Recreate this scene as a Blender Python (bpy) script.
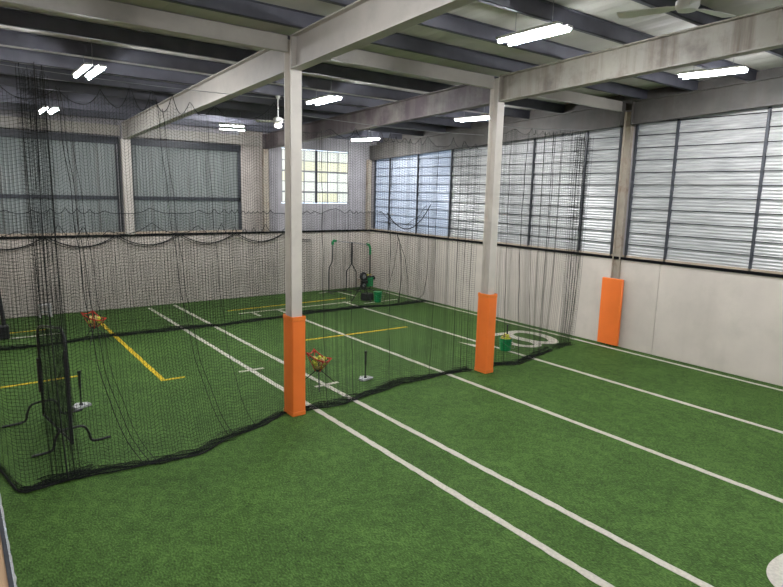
import bpy, math, random
import numpy as np
from mathutils import Vector, Matrix

for o in list(bpy.data.objects):
    bpy.data.objects.remove(o, do_unlink=True)
scene = bpy.context.scene
COL = scene.collection
PI = math.pi

# ------------------------------------------------------------------ camera
YAW, PITCH, ROLL, FPX = 0.6462, 0.1681, 0.0240, 589.67
fw = Vector((math.sin(YAW)*math.cos(PITCH), math.cos(YAW)*math.cos(PITCH), -math.sin(PITCH)))
rt = Vector((math.cos(YAW), -math.sin(YAW), 0.0))
up = rt.cross(fw)
rt2 = math.cos(ROLL)*rt + math.sin(ROLL)*up
up2 = -math.sin(ROLL)*rt + math.cos(ROLL)*up
cam_data = bpy.data.cameras.new('camera')
cam_data.sensor_width = 36.0
cam_data.lens = 36.0*FPX/783.0
cam_data.clip_start = 0.05
cam = bpy.data.objects.new('camera', cam_data)
COL.objects.link(cam)
m = Matrix((rt2, up2, -fw)).transposed().to_4x4()
m.translation = Vector((0, 0, 4.0))
cam.matrix_world = m
scene.camera = cam

# ------------------------------------------------------------------ world, exposure
world = bpy.data.worlds.new('world')
scene.world = world
world.use_nodes = True
bgn = world.node_tree.nodes['Background']
bgn.inputs['Color'].default_value = (0.74, 0.86, 1.0, 1)
bgn.inputs['Strength'].default_value = 3.0
scene.view_settings.view_transform = 'Standard'
scene.view_settings.look = 'None'
scene.view_settings.gamma = 1.0
scene.view_settings.use_curve_mapping = False
scene.view_settings.exposure = 0.0
TUBE = 350.0            # emission strength of the lamp tubes

# ------------------------------------------------------------------ materials
def nodes_of(name):
    mt = bpy.data.materials.new(name)
    mt.use_nodes = True
    nt = mt.node_tree
    return mt, nt, nt.nodes['Principled BSDF']

def mat(name, col, rough=0.6, metal=0.0, var=0.0, vscale=6.0, bump=0.0, bscale=40.0,
        stain=None, stain_scale=2.0, stain_amt=0.5, streak=None, spec=0.5, col2=None, stretch=(1, 1, 1)):
    mt, nt, bs = nodes_of(name)
    N, L = nt.nodes, nt.links
    bs.inputs['Roughness'].default_value = rough
    bs.inputs['Metallic'].default_value = metal
    bs.inputs['Specular IOR Level'].default_value = spec
    geo = N.new('ShaderNodeNewGeometry')
    mp = N.new('ShaderNodeMapping')
    mp.inputs['Scale'].default_value = stretch
    L.new(geo.outputs['Position'], mp.inputs['Vector'])
    P = mp.outputs['Vector']
    base = None
    if var > 0 or col2 is not None:
        nz = N.new('ShaderNodeTexNoise')
        nz.inputs['Scale'].default_value = vscale
        nz.inputs['Detail'].default_value = 6
        L.new(P, nz.inputs['Vector'])
        rp = N.new('ShaderNodeValToRGB')
        c2 = col2 if col2 is not None else tuple(min(1, c*(1+var)) for c in col)
        c1 = col if col2 is not None else tuple(c*(1-var) for c in col)
        rp.color_ramp.elements[0].position = 0.35
        rp.color_ramp.elements[1].position = 0.65
        rp.color_ramp.elements[0].color = (*c1, 1)
        rp.color_ramp.elements[1].color = (*c2, 1)
        L.new(nz.outputs['Fac'], rp.inputs['Fac'])
        base = rp.outputs['Color']
    def overlay(base, scol, scale, amt, strch, lo, hi):
        mp2 = N.new('ShaderNodeMapping')
        mp2.inputs['Scale'].default_value = strch
        L.new(geo.outputs['Position'], mp2.inputs['Vector'])
        n2 = N.new('ShaderNodeTexNoise')
        n2.inputs['Scale'].default_value = scale
        n2.inputs['Detail'].default_value = 8
        n2.inputs['Roughness'].default_value = 0.65
        L.new(mp2.outputs['Vector'], n2.inputs['Vector'])
        mr = N.new('ShaderNodeMapRange')
        mr.inputs['From Min'].default_value = lo
        mr.inputs['From Max'].default_value = hi
        mr.inputs['To Max'].default_value = amt
        L.new(n2.outputs['Fac'], mr.inputs['Value'])
        mx = N.new('ShaderNodeMix')
        mx.data_type = 'RGBA'
        L.new(mr.outputs['Result'], mx.inputs['Factor'])
        if base is None:
            mx.inputs['A'].default_value = (*col, 1)
        else:
            L.new(base, mx.inputs['A'])
        mx.inputs['B'].default_value = (*scol, 1)
        return mx.outputs['Result']
    if stain is not None:
        base = overlay(base, stain, stain_scale, stain_amt, (1, 1, 1), 0.5, 0.72)
    if streak is not None:
        base = overlay(base, streak[0], streak[1], streak[2], (1, 1, 0.07), 0.5, 0.75)
    if base is None:
        bs.inputs['Base Color'].default_value = (*col, 1)
    else:
        L.new(base, bs.inputs['Base Color'])
    if bump > 0:
        nb = N.new('ShaderNodeTexNoise')
        nb.inputs['Scale'].default_value = bscale
        nb.inputs['Detail'].default_value = 4
        L.new(P, nb.inputs['Vector'])
        bp = N.new('ShaderNodeBump')
        bp.inputs['Strength'].default_value = bump
        bp.inputs['Distance'].default_value = 0.02
        L.new(nb.outputs['Fac'], bp.inputs['Height'])
        L.new(bp.outputs['Normal'], bs.inputs['Normal'])
    return mt

def translucent(name, col, tcol, frac, rough=0.5, var=0.1, vscale=3.0, stretch=(1, 1, 1), metal=0.0):
    mt, nt, bs = nodes_of(name)
    N, L = nt.nodes, nt.links
    bs.inputs['Roughness'].default_value = rough
    bs.inputs['Metallic'].default_value = metal
    geo = N.new('ShaderNodeNewGeometry')
    mp = N.new('ShaderNodeMapping')
    mp.inputs['Scale'].default_value = stretch
    L.new(geo.outputs['Position'], mp.inputs['Vector'])
    nz = N.new('ShaderNodeTexNoise')
    nz.inputs['Scale'].default_value = vscale
    nz.inputs['Detail'].default_value = 6
    L.new(mp.outputs['Vector'], nz.inputs['Vector'])
    rp = N.new('ShaderNodeValToRGB')
    rp.color_ramp.elements[0].position = 0.3
    rp.color_ramp.elements[1].position = 0.7
    rp.color_ramp.elements[0].color = (*[c*(1-var) for c in col], 1)
    rp.color_ramp.elements[1].color = (*[min(1, c*(1+var)) for c in col], 1)
    L.new(nz.outputs['Fac'], rp.inputs['Fac'])
    L.new(rp.outputs['Color'], bs.inputs['Base Color'])
    tr = N.new('ShaderNodeBsdfTranslucent')
    tr.inputs['Color'].default_value = (*tcol, 1)
    mx = N.new('ShaderNodeMixShader')
    mx.inputs['Fac'].default_value = frac
    L.new(bs.outputs['BSDF'], mx.inputs[1])
    L.new(tr.outputs['BSDF'], mx.inputs[2])
    L.new(mx.outputs['Shader'], N['Material Output'].inputs['Surface'])
    return mt

def emissive(name, col, s):
    mt, nt, bs = nodes_of(name)
    bs.inputs['Base Color'].default_value = (0.9, 0.9, 0.9, 1)
    bs.inputs['Emission Color'].default_value = (*col, 1)
    bs.inputs['Emission Strength'].default_value = s
    return mt

def turf_material():
    mt, nt, bs = nodes_of('turf')
    N, L = nt.nodes, nt.links
    bs.inputs['Roughness'].default_value = 0.75
    bs.inputs['Specular IOR Level'].default_value = 0.15
    geo = N.new('ShaderNodeNewGeometry')
    def noise(scale, detail, strch=(1, 1, 1)):
        mp = N.new('ShaderNodeMapping')
        mp.inputs['Scale'].default_value = strch
        mp.inputs['Rotation'].default_value = (0, 0, 0.5)
        L.new(geo.outputs['Position'], mp.inputs['Vector'])
        n = N.new('ShaderNodeTexNoise')
        n.inputs['Scale'].default_value = scale
        n.inputs['Detail'].default_value = detail
        n.inputs['Roughness'].default_value = 0.6
        L.new(mp.outputs['Vector'], n.inputs['Vector'])
        return n.outputs['Fac']
    big = noise(0.9, 4)
    mid = noise(8.0, 6, (1, 0.7, 1))
    fine = noise(52.0, 4, (1, 0.5, 1))
    rp = N.new('ShaderNodeValToRGB')
    e = rp.color_ramp.elements
    e[0].position = 0.36; e[0].color = (0.012, 0.026, 0.005, 1)
    e[1].position = 0.66; e[1].color = (0.118, 0.215, 0.051, 1)
    k = e.new(0.5); k.color = (0.049, 0.106, 0.019, 1)
    a1 = N.new('ShaderNodeMath'); a1.operation = 'MULTIPLY_ADD'
    a1.inputs[1].default_value = 0.25
    L.new(mid, a1.inputs[0])
    a2 = N.new('ShaderNodeMath'); a2.operation = 'MULTIPLY_ADD'
    a2.inputs[1].default_value = 0.60
    L.new(fine, a2.inputs[0])
    a3 = N.new('ShaderNodeMath'); a3.operation = 'MULTIPLY'
    a3.inputs[1].default_value = 0.15
    L.new(big, a3.inputs[0])
    L.new(a3.outputs[0], a2.inputs[2])
    L.new(a2.outputs[0], a1.inputs[2])
    L.new(a1.outputs[0], rp.inputs['Fac'])
    L.new(rp.outputs['Color'], bs.inputs['Base Color'])
    bp = N.new('ShaderNodeBump')
    bp.inputs['Strength'].default_value = 0.7
    bp.inputs['Distance'].default_value = 0.03
    L.new(a1.outputs[0], bp.inputs['Height'])
    L.new(bp.outputs['Normal'], bs.inputs['Normal'])
    return mt

M = {}
M['turf'] = turf_material()
M['line'] = mat('white turf', (0.54, 0.50, 0.435), 0.9, var=0.10, vscale=25, bump=0.5, bscale=60, spec=0.1)
M['yline'] = mat('yellow turf', (0.62, 0.42, 0.03), 0.9, var=0.12, vscale=25, bump=0.5, bscale=60, spec=0.1)
M['concrete'] = mat('painted concrete', (0.60, 0.535, 0.465), 0.8, var=0.06, vscale=1.2, bump=0.15, bscale=25,
                    stain=(0.46, 0.42, 0.35), stain_scale=1.6, stain_amt=0.35, streak=((0.46, 0.41, 0.35), 3.0, 0.25))
M['plaster'] = mat('grey plaster', (0.36, 0.34, 0.35), 0.85, var=0.08, vscale=2.0, bump=0.1)
M['brick_wall'] = mat('tan wall', (0.42, 0.37, 0.33), 0.85, var=0.10, vscale=3.0, bump=0.15)
M['cream_steel'] = mat('cream painted steel', (0.56, 0.515, 0.45), 0.5, var=0.05, vscale=2.0,
                       stain=(0.40, 0.36, 0.31), stain_scale=3.0, stain_amt=0.35)
M['cream_shaded'] = mat('shaded cream steel', (0.40, 0.37, 0.325), 0.5, var=0.06, vscale=2.0,
                       stain=(0.28, 0.26, 0.22), stain_scale=2.5, stain_amt=0.4)  # cream steel again, darkened to carry the ceiling's shade in its colour
M['dirty_steel'] = mat('dirty cream steel', (0.33, 0.305, 0.255), 0.6, var=0.10, vscale=2.0,
                       stain=(0.11, 0.085, 0.075), stain_scale=1.3, stain_amt=0.8, streak=((0.12, 0.085, 0.06), 4.0, 0.8))
M['peeling_steel'] = mat('peeling maroon steel', (0.085, 0.064, 0.067), 0.6, var=0.2, vscale=1.5,
                       stain=(0.25, 0.23, 0.20), stain_scale=1.0, stain_amt=0.75, streak=((0.24, 0.22, 0.19), 3.0, 0.5))
M['grimy_shaded_steel'] = mat('grimy shaded steel', (0.09, 0.083, 0.074), 0.7, var=0.2, vscale=1.5,
                       stain=(0.05, 0.043, 0.038), stain_scale=1.2, stain_amt=0.8, streak=((0.08, 0.065, 0.055), 4.0, 0.8))  # real stains, plus shade along the upper wall put into the dark base
M['rust_steel'] = mat('rusty steel', (0.40, 0.35, 0.28), 0.7, var=0.12, vscale=3.0,
                      stain=(0.16, 0.08, 0.045), stain_scale=3.0, stain_amt=0.8, streak=((0.12, 0.08, 0.06), 5.0, 0.6))
M['deck'] = mat('pale roof sheet', (0.54, 0.52, 0.475), 0.7, var=0.06, vscale=1.5, stain=(0.46, 0.44, 0.40), stain_scale=1.0, stain_amt=0.4)
M['purlin'] = mat('slate purlin', (0.085, 0.085, 0.105), 0.6, var=0.15, vscale=3.0)
M['dark_frame'] = mat('dark window steel', (0.030, 0.033, 0.040), 0.5, var=0.2, vscale=8)
M['rail'] = mat('black rail', (0.005, 0.005, 0.006), 0.8, spec=0.1, var=0.2)
M['sill'] = mat('timber sill', (0.45, 0.36, 0.26), 0.8, var=0.15, vscale=5, stretch=(1, 0.2, 1))
M['orange'] = mat('orange vinyl', (0.90, 0.195, 0.032), 0.42, var=0.04, vscale=2.0, bump=0.12, bscale=7)
M['orange_hem'] = mat('orange vinyl hem', (0.86, 0.20, 0.030), 0.45, var=0.05, vscale=6.0, bump=0.25, bscale=18)
M['net'] = mat('black netting', (0.010, 0.012, 0.010), 0.8, spec=0.2, var=0.2, vscale=10)
M['cord'] = mat('black cord', (0.012, 0.012, 0.012), 0.7, spec=0.3, var=0.2, vscale=20)
M['black_metal'] = mat('black tube', (0.014, 0.014, 0.015), 0.35, var=0.2, vscale=15)
M['black_plastic'] = mat('black plastic', (0.018, 0.018, 0.02), 0.5, var=0.2, vscale=15)
M['grey_metal'] = mat('grey metal', (0.30, 0.30, 0.31), 0.4, metal=0.6, var=0.1)
M['grey_plate'] = mat('grey rubber plate', (0.42, 0.42, 0.42), 0.7, var=0.1, vscale=20)
M['red'] = mat('red nylon', (0.55, 0.030, 0.018), 0.6, var=0.12, vscale=20)
M['ball'] = mat('optic yellow ball', (0.62, 0.64, 0.06), 0.6, var=0.1, vscale=30)
M['ball_old'] = mat('scuffed yellow ball', (0.46, 0.36, 0.12), 0.7, var=0.15, vscale=30)
M['seam'] = mat('ball seam', (0.50, 0.10, 0.04), 0.7, var=0.1)
M['green'] = mat('green plastic', (0.006, 0.26, 0.075), 0.4, var=0.08, vscale=8)
M['white_paint'] = mat('white paint', (0.70, 0.69, 0.66), 0.5, var=0.04)
M['plywood'] = mat('plywood', (0.46, 0.30, 0.17), 0.7, var=0.12, vscale=3.0, stretch=(6, 0.6, 1), bump=0.1)
M['slat'] = translucent('galvanised louvre sheet', (0.44, 0.435, 0.42), (0.80, 0.82, 0.82), 0.025, 0.42, 0.28, 3.0, (1, 0.6, 8), metal=0.30)
M['slat_blue'] = translucent('daylight blue louvre sheet', (0.44, 0.46, 0.49), (0.66, 0.78, 1.0), 0.13, 0.35, 0.18, 3.0, (1, 0.6, 7), metal=0.2)  # daylight blue of the far bays put into the sheet colour
M['fibre'] = translucent('green grey fibreglass', (0.185, 0.190, 0.180), (0.32, 0.35, 0.30), 0.09, 0.5, 0.15, 2.0, (3, 3, 0.4))
M['pane_w'] = translucent('frosted white pane', (0.7, 0.7, 0.62), (1.0, 0.97, 0.88), 0.62, 0.4, 0.04)
M['pane_y'] = translucent('frosted cream pane', (0.7, 0.67, 0.5), (1.0, 0.955, 0.79), 0.60, 0.4, 0.04)
M['tube'] = emissive('lamp tube', (0.93, 0.95, 1.0), TUBE)
M['bulb'] = emissive('fan bulb', (1.0, 0.96, 0.9), 4.0)

# ------------------------------------------------------------------ mesh helpers
class MB:
    """collects shapes, builds ONE mesh object"""
    def __init__(self):
        self.v = []; self.f = []
    def add(self, vs, fs):
        b = len(self.v)
        self.v += [tuple(p) for p in vs]
        self.f += [tuple(i+b for i in q) for q in fs]
        return self
    def box(self, x0, x1, y0, y1, z0, z1, bev=0.0):
        if bev <= 0:
            vs = [(x0,y0,z0),(x1,y0,z0),(x1,y1,z0),(x0,y1,z0),(x0,y0,z1),(x1,y0,z1),(x1,y1,z1),(x0,y1,z1)]
            return self.add(vs, [(0,3,2,1),(4,5,6,7),(0,1,5,4),(1,2,6,5),(2,3,7,6),(3,0,4,7)])
        b = bev
        def ring(ix, z):
            return [(x0+ix,y0+b,z),(x0+b,y0+ix,z),(x1-b,y0+ix,z),(x1-ix,y0+b,z),
                    (x1-ix,y1-b,z),(x1-b,y1-ix,z),(x0+b,y1-ix,z),(x0+ix,y1-b,z)]
        rings = [ring(b*0.99, z0), ring(0, z0+b), ring(0, z1-b), ring(b*0.99, z1)]
        vs = sum(rings, [])
        fs = [tuple(range(7, -1, -1)), tuple(range(24, 32))]
        for r in range(3):
            for i in range(8):
                j = (i+1) % 8
                fs.append((r*8+i, r*8+j, r*8+8+j, r*8+8+i))
        return self.add(vs, fs)
    def sheared(self, x0, x1, y0, y1, zf0, zf1):
        """box whose bottom / top heights are functions of y"""
        vs = [(x0,y0,zf0(y0)),(x1,y0,zf0(y0)),(x1,y1,zf0(y1)),(x0,y1,zf0(y1)),
              (x0,y0,zf1(y0)),(x1,y0,zf1(y0)),(x1,y1,zf1(y1)),(x0,y1,zf1(y1))]
        return self.add(vs, [(0,3,2,1),(4,5,6,7),(0,1,5,4),(1,2,6,5),(2,3,7,6),(3,0,4,7)])
    def tube(self, pts, r, n=8, closed=False, caps=True):
        P = [Vector(p) for p in pts]
        k = len(P)
        rs = r if isinstance(r, (list, tuple)) else [r]*k
        vs = []; fs = []
        prev = None
        for i in range(k):
            if closed:
                t = (P[(i+1) % k]-P[i-1])
            else:
                t = P[min(i+1, k-1)]-P[max(i-1, 0)]
            t.normalize()
            if prev is None:
                a = Vector((0, 0, 1)) if abs(t.z) < 0.9 else Vector((1, 0, 0))
                nrm = t.cross(a).normalized()
            else:
                nrm = (prev - t*prev.dot(t))
                nrm = nrm.normalized() if nrm.length > 1e-6 else t.orthogonal().normalized()
            prev = nrm
            bn = t.cross(nrm)
            for q in range(n):
                a = 2*PI*q/n
                vs.append(P[i] + rs[i]*(math.cos(a)*nrm + math.sin(a)*bn))
        m_ = k if closed else k-1
        for i in range(m_):
            i2 = (i+1) % k
            for q in range(n):
                q2 = (q+1) % n
                fs.append((i*n+q, i*n+q2, i2*n+q2, i2*n+q))
        if caps and not closed:
            fs.append(tuple(range(n-1, -1, -1)))
            fs.append(tuple(range((k-1)*n, k*n)))
        return self.add(vs, fs)
    def lathe(self, prof, cx=0, cy=0, cz=0, n=24, axis='z'):
        vs = []; fs = []
        for (r, h) in prof:
            for q in range(n):
                a = 2*PI*q/n
                if axis == 'z':
                    vs.append((cx+r*math.cos(a), cy+r*math.sin(a), cz+h))
                elif axis == 'y':
                    vs.append((cx+r*math.cos(a), cy+h, cz+r*math.sin(a)))
                else:
                    vs.append((cx+h, cy+r*math.cos(a), cz+r*math.sin(a)))
        for i in range(len(prof)-1):
            for q in range(n):
                q2 = (q+1) % n
                fs.append((i*n+q, i*n+q2, (i+1)*n+q2, (i+1)*n+q))
        fs.append(tuple(range(n-1, -1, -1)))
        fs.append(tuple(range((len(prof)-1)*n, len(prof)*n)))
        return self.add(vs, fs)
    def prism(self, poly, z0, z1):
        n = len(poly)
        vs = [(x, y, z0) for x, y in poly]+[(x, y, z1) for x, y in poly]
        fs = [tuple(range(n-1, -1, -1)), tuple(range(n, 2*n))]
        for i in range(n):
            j = (i+1) % n
            fs.append((i, j, n+j, n+i))
        return self.add(vs, fs)
    def sphere(self, c, r, nu=14, nv=9):
        prof = [(max(1e-4, r*math.sin(PI*i/nv)), -r*math.cos(PI*i/nv)) for i in range(nv+1)]
        return self.lathe(prof, *c, n=nu)
    def build(self, name, material, parent=None, smooth=False):
        me = bpy.data.meshes.new(name)
        me.from_pydata([tuple(p) for p in self.v], [], self.f)
        me.update()
        if isinstance(material, str):
            material = M[material]
        me.materials.append(material)
        if smooth:
            for p in me.polygons:
                p.use_smooth = True
            try:
                me.set_sharp_from_angle(angle=0.7)
            except Exception:
                pass
        o = bpy.data.objects.new(name, me)
        COL.objects.link(o)
        if parent is not None:
            o.parent = parent
        return o

def tag(o, label=None, cat=None, group=None, kind=None):
    if label: o['label'] = label
    if cat: o['category'] = cat
    if group: o['group'] = group
    if kind: o['kind'] = kind
    return o

def empty(name, loc=(0, 0, 0), rz=0.0):
    o = bpy.data.objects.new(name, None)
    o.empty_display_size = 0.1
    o.location = loc
    o.rotation_euler = (0, 0, rz)
    COL.objects.link(o)
    return o

def copy_tree(o, parent=None):
    c = o.copy()
    COL.objects.link(c)
    if parent is not None:
        c.parent = parent
    for ch in list(o.children):
        copy_tree(ch, c)
    return c

def share(name, src, parent, loc=(0, 0, 0)):
    o = bpy.data.objects.new(name, src.data)
    o.location = loc
    COL.objects.link(o)
    o.parent = parent
    return o

# ------------------------------------------------------------------ room sizes
XR, YB = 14.49, 20.85        # faces of right and back wall
XL, YN = -3.5, -3.5
HW = 2.42                    # top of the concrete walls
SL = 0.040                   # roof pitch along y
zdeck = lambda y: 6.73 + SL*(9.0-y)
zbeam = lambda y: 5.97 + SL*(9.0-y)
zwall = lambda y: 5.39 + 0.0478*(19.53-y)    # underside of the beam along the right wall

# ------------------------------------------------------------------ floor and markings
g = MB()
NX, NY = 60, 80
g.box(0.27, XR+0.3, YN, YB+0.3, -0.12, 0.0)
floor = tag(g.build('floor', 'turf'), 'green artificial turf floor of the batting hall', None, None, 'structure')

rng = random.Random(4)
def strip(p0, p1, w, material, name, z=0.006):
    """a strip of turf with slightly ragged edges"""
    a = Vector((p0[0], p0[1])); b = Vector((p1[0], p1[1]))
    L = (b-a).length
    d = (b-a)/L
    n = Vector((-d.y, d.x))
    k = max(3, int(L/0.12))
    vs = []; fs = []
    for i in range(k+1):
        c = a + d*(L*i/k)
        j1 = rng.uniform(-0.008, 0.008); j2 = rng.uniform(-0.008, 0.008)
        p = c + n*(w/2+j1); q = c - n*(w/2+j2)
        vs += [(p.x, p.y, 0.0005), (p.x, p.y, z), (q.x, q.y, z), (q.x, q.y, 0.0005)]
    for i in range(k):
        o_ = 4*i
        fs += [(o_+1, o_+2, o_+6, o_+5), (o_, o_+1, o_+5, o_+4), (o_+2, o_+3, o_+7, o_+6)]
    mb = MB(); mb.add(vs, fs)
    return mb.build(name, material, floor)

W = 0.105
strip((5.218, 20.45), (5.218, -3.2), W, 'line', 'white_line')
strip((6.086, 20.6), (6.086, -3.2), W, 'line', 'white_line')
strip((8.79, 18.1), (8.79, -3.2), W, 'line', 'white_line')
strip((11.51, 18.2), (11.51, -3.2), W, 'line', 'white_line')
strip((14.157, 19.3), (14.157, -3.2), W*0.85, 'line', 'white_line')
strip((7.40, 18.08), (11.75, 18.08), 0.09, 'line', 'white_line')
strip((0.4, 18.02), (2.3, 18.02), 0.09, 'line', 'white_line')
strip((7.85, 17.98), (7.85, 17.38), 0.10, 'line', 'white_line')
strip((11.67, 20.25), (12.33, 20.45), 0.08, 'line', 'white_line')
strip((12.5, 20.35), (12.58, 18.95), 0.09, 'line', 'white_line')
strip((12.0, 17.55), (13.6, 17.65), 0.08, 'line', 'white_line')
strip((4.93, 12.11), (5.52, 12.09), 0.085, 'line', 'white_line')
strip((5.84, 10.30), (6.41, 10.32), 0.085, 'line', 'white_line')
strip((3.42, 19.0), (3.38, 12.45), 0.10, 'yline', 'yellow_line')
strip((3.33, 12.41), (3.83, 12.38), 0.085, 'yline', 'yellow_line')
strip((0.40, 13.63), (1.97, 13.65), 0.085, 'yline', 'yellow_line')
strip((7.40, 13.88), (10.96, 13.72), 0.085, 'yline', 'yellow_line')
strip((0.9, 18.72), (1.97, 18.68), 0.08, 'yline', 'yellow_line')
strip((7.27, 18.70), (12.0, 18.84), 0.085, 'yline', 'yellow_line')

def ribbon(path, w, name, closed=False, z=0.007):
    """thick painted stroke along a path (floor marking)"""
    P = [Vector(p) for p in path]
    k = len(P)
    vs = []; fs = []
    for i in range(k):
        t = (P[(i+1) % k]-P[i-1]) if closed else (P[min(i+1, k-1)]-P[max(i-1, 0)])
        t.normalize()
        n = Vector((-t.y, t.x))
        ww = w[i] if isinstance(w, (list, tuple)) else w
        a = P[i]+n*ww/2; b = P[i]-n*ww/2
        vs += [(a.x, a.y, 0.0005), (a.x, a.y, z), (b.x, b.y, z), (b.x, b.y, 0.0005)]
    for i in range(k if closed else k-1):
        o_ = 4*i; p_ = 4*((i+1) % k)
        fs += [(o_+1, o_+2, p_+2, p_+1), (o_, o_+1, p_+1, p_), (o_+2, o_+3, p_+3, p_+2)]
    mb = MB(); mb.add(vs, fs)
    return mb.build(name, 'line', floor)

def smooth_loop(pts, n=8):
    k = len(pts); out = []
    for i in range(k):
        p0, p1, p2, p3 = [Vector(pts[(i+j-1) % k]) for j in range(4)]
        for s in range(n):
            t = s/n
            out.append(0.5*((2*p1)+(p2-p0)*t+(2*p0-5*p1+4*p2-p3)*t*t+(3*p1-p0-3*p2+p3)*t**3))
    return out

# the looped figure on the turf by the wall, its tail and the small pointer
ribbon(smooth_loop([(12.83, 11.20), (13.12, 11.50), (13.50, 11.45), (13.69, 11.05), (13.64, 10.52),
                    (13.38, 10.12), (13.10, 10.14), (12.88, 10.45)]), 0.27, 'number_loop', True)
ribbon(smooth_loop([(12.82, 11.05), (12.86, 10.50), (12.70, 10.12), (12.42, 10.10), (12.20, 10.40),
                    (12.24, 10.85), (12.50, 11.20)]), 0.20, 'number_loop', True, 0.0062)
ribbon([(13.0, 11.5), (12.7, 11.56), (12.3, 11.60), (11.95, 11.62)], 0.22, 'number_tail', False, 0.0066)
mb = MB(); mb.prism([(11.03, 11.50), (11.07, 10.62), (11.36, 10.62)], 0.0005, 0.0068)
mb.build('pointer_mark', 'line', floor)
ribbon(smooth_loop([(7.18, 2.05), (7.62, 1.95), (7.70, 1.55), (7.50, 1.0), (7.1, 0.82), (6.75, 1.1), (6.72, 1.6), (6.86, 1.95)]), 0.36, 'number_loop', True)

g = MB(); g.box(XL, 0.20, YN, YB+0.3, -0.12, -0.004)
pf = g.build('plywood_sheet', 'plywood')
tag(pf, 'bare tan plywood floor beside the edge of the green turf', 'plywood')
g = MB(); g.box(0.20, 0.245, YN, YB, -0.10, 0.010)
tr3 = tag(g.build('trim_3', 'dark_frame'), None, None, None, 'structure')
# pale frayed backing along the turf edge
vs = []; fs = []
k = 220
for i in range(k+1):
    y = YN + (20.8-YN)*i/k
    vs += [(0.2455, y, 0.008), (0.266+rng.uniform(-0.008, 0.012), y, 0.008)]
for i in range(k):
    fs.append((2*i, 2*i+1, 2*i+3, 2*i+2))
g = MB(); g.add(vs, fs); g.build('frayed_edge', 'grey_plate', floor)

# ------------------------------------------------------------------ walls
wr = empty('wall_right', (XR, 9, 0)); tag(wr, None, None, None, 'structure')
for a, b in ((-3.5, 0.30), (0.31, 4.08), (4.09, 7.84), (7.85, 8.95), (9.19, 12.85), (12.86, 16.6), (16.61, YB)):
    g = MB(); g.box(0, 0.25, a-9, b-9, 0.0, HW, 0.006)
    g.build('concrete_panel', 'concrete', wr)
g = MB(); g.box(0.20, 0.25, -12.5, 11.85, 0, HW); g.build('backing', 'concrete', wr)
g = MB(); g.box(0.10, 0.25, -12.5, 3.85-9, HW, 6.9); g.build('upper_wall', 'plaster', wr)
g = MB(); g.sheared(0.105, 0.25, 3.85-9, 11.85, lambda y: zwall(y+9)+0.12, lambda y: zdeck(y+9)+0.12); g.build('eaves_closure', 'grimy_shaded_steel', wr)  # added strip that blocks sky light leaking in above the beam

wb = empty('wall_back', (5, YB, 0)); tag(wb, None, None, None, 'structure')
for a, b in ((XL, 0.9), (0.91, 4.79), (4.80, 9.60), (9.61, XR+0.25)):
    g = MB(); g.box(a-5, b-5, 0, 0.25, 0, HW, 0.006); g.build('concrete_panel', 'concrete', wb)
g = MB(); g.box(XL-5, XR+0.25-5, 0.2, 0.25, 0, HW); g.build('backing', 'concrete', wb)
# upper wall round the paned window
for (a, b, z0, z1, mm) in ((8.74, 9.62, HW, 6.32, 'brick_wall'), (9.62, 10.34, HW, 6.32, 'plaster'), (13.46, XR+0.3, HW, 6.32, 'plaster'),
                           (10.34, 13.46, HW, 3.53, 'plaster'), (10.34, 13.46, 5.62, 6.32, 'plaster')):
    g = MB(); g.box(a-5, b-5, 0.03, 0.25, z0, z1); g.build('upper_wall', mm, wb)

g = MB(); g.box(XL-0.2, XL, YN, YB+0.25, 0, 7.1)
tag(g.build('wall_left', 'plaster'), None, None, None, 'structure')
g = MB(); g.box(XL, XR+0.25, YN-0.2, YN, 0, 7.1)
tag(g.build('wall_rear', 'plaster'), None, None, None, 'structure')

# dark rails on top of the concrete, timber sill behind
g = MB(); g.box(XR-0.035, XR+0.02, YN, YB-0.02, HW-0.035, HW+0.035)
tag(g.build('trim_1', 'rail'), None, None, None, 'structure')
g = MB(); g.box(XL, XR-0.04, YB-0.04, YB+0.02, HW-0.03, HW+0.045)
tag(g.build('trim_2', 'rail'), None, None, None, 'structure')
g = MB(); g.box(XR+0.02, XR+0.10, 3.85, YB-0.03, HW+0.002, HW+0.085)
tag(g.build('trim_4', 'sill'), None, None, None, 'structure')
g = MB(); g.box(XL, 8.74, YB+0.02, YB+0.09, HW+0.002, HW+0.12)
tag(g.build('trim_5', 'sill'), None, None, None, 'structure')

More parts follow.
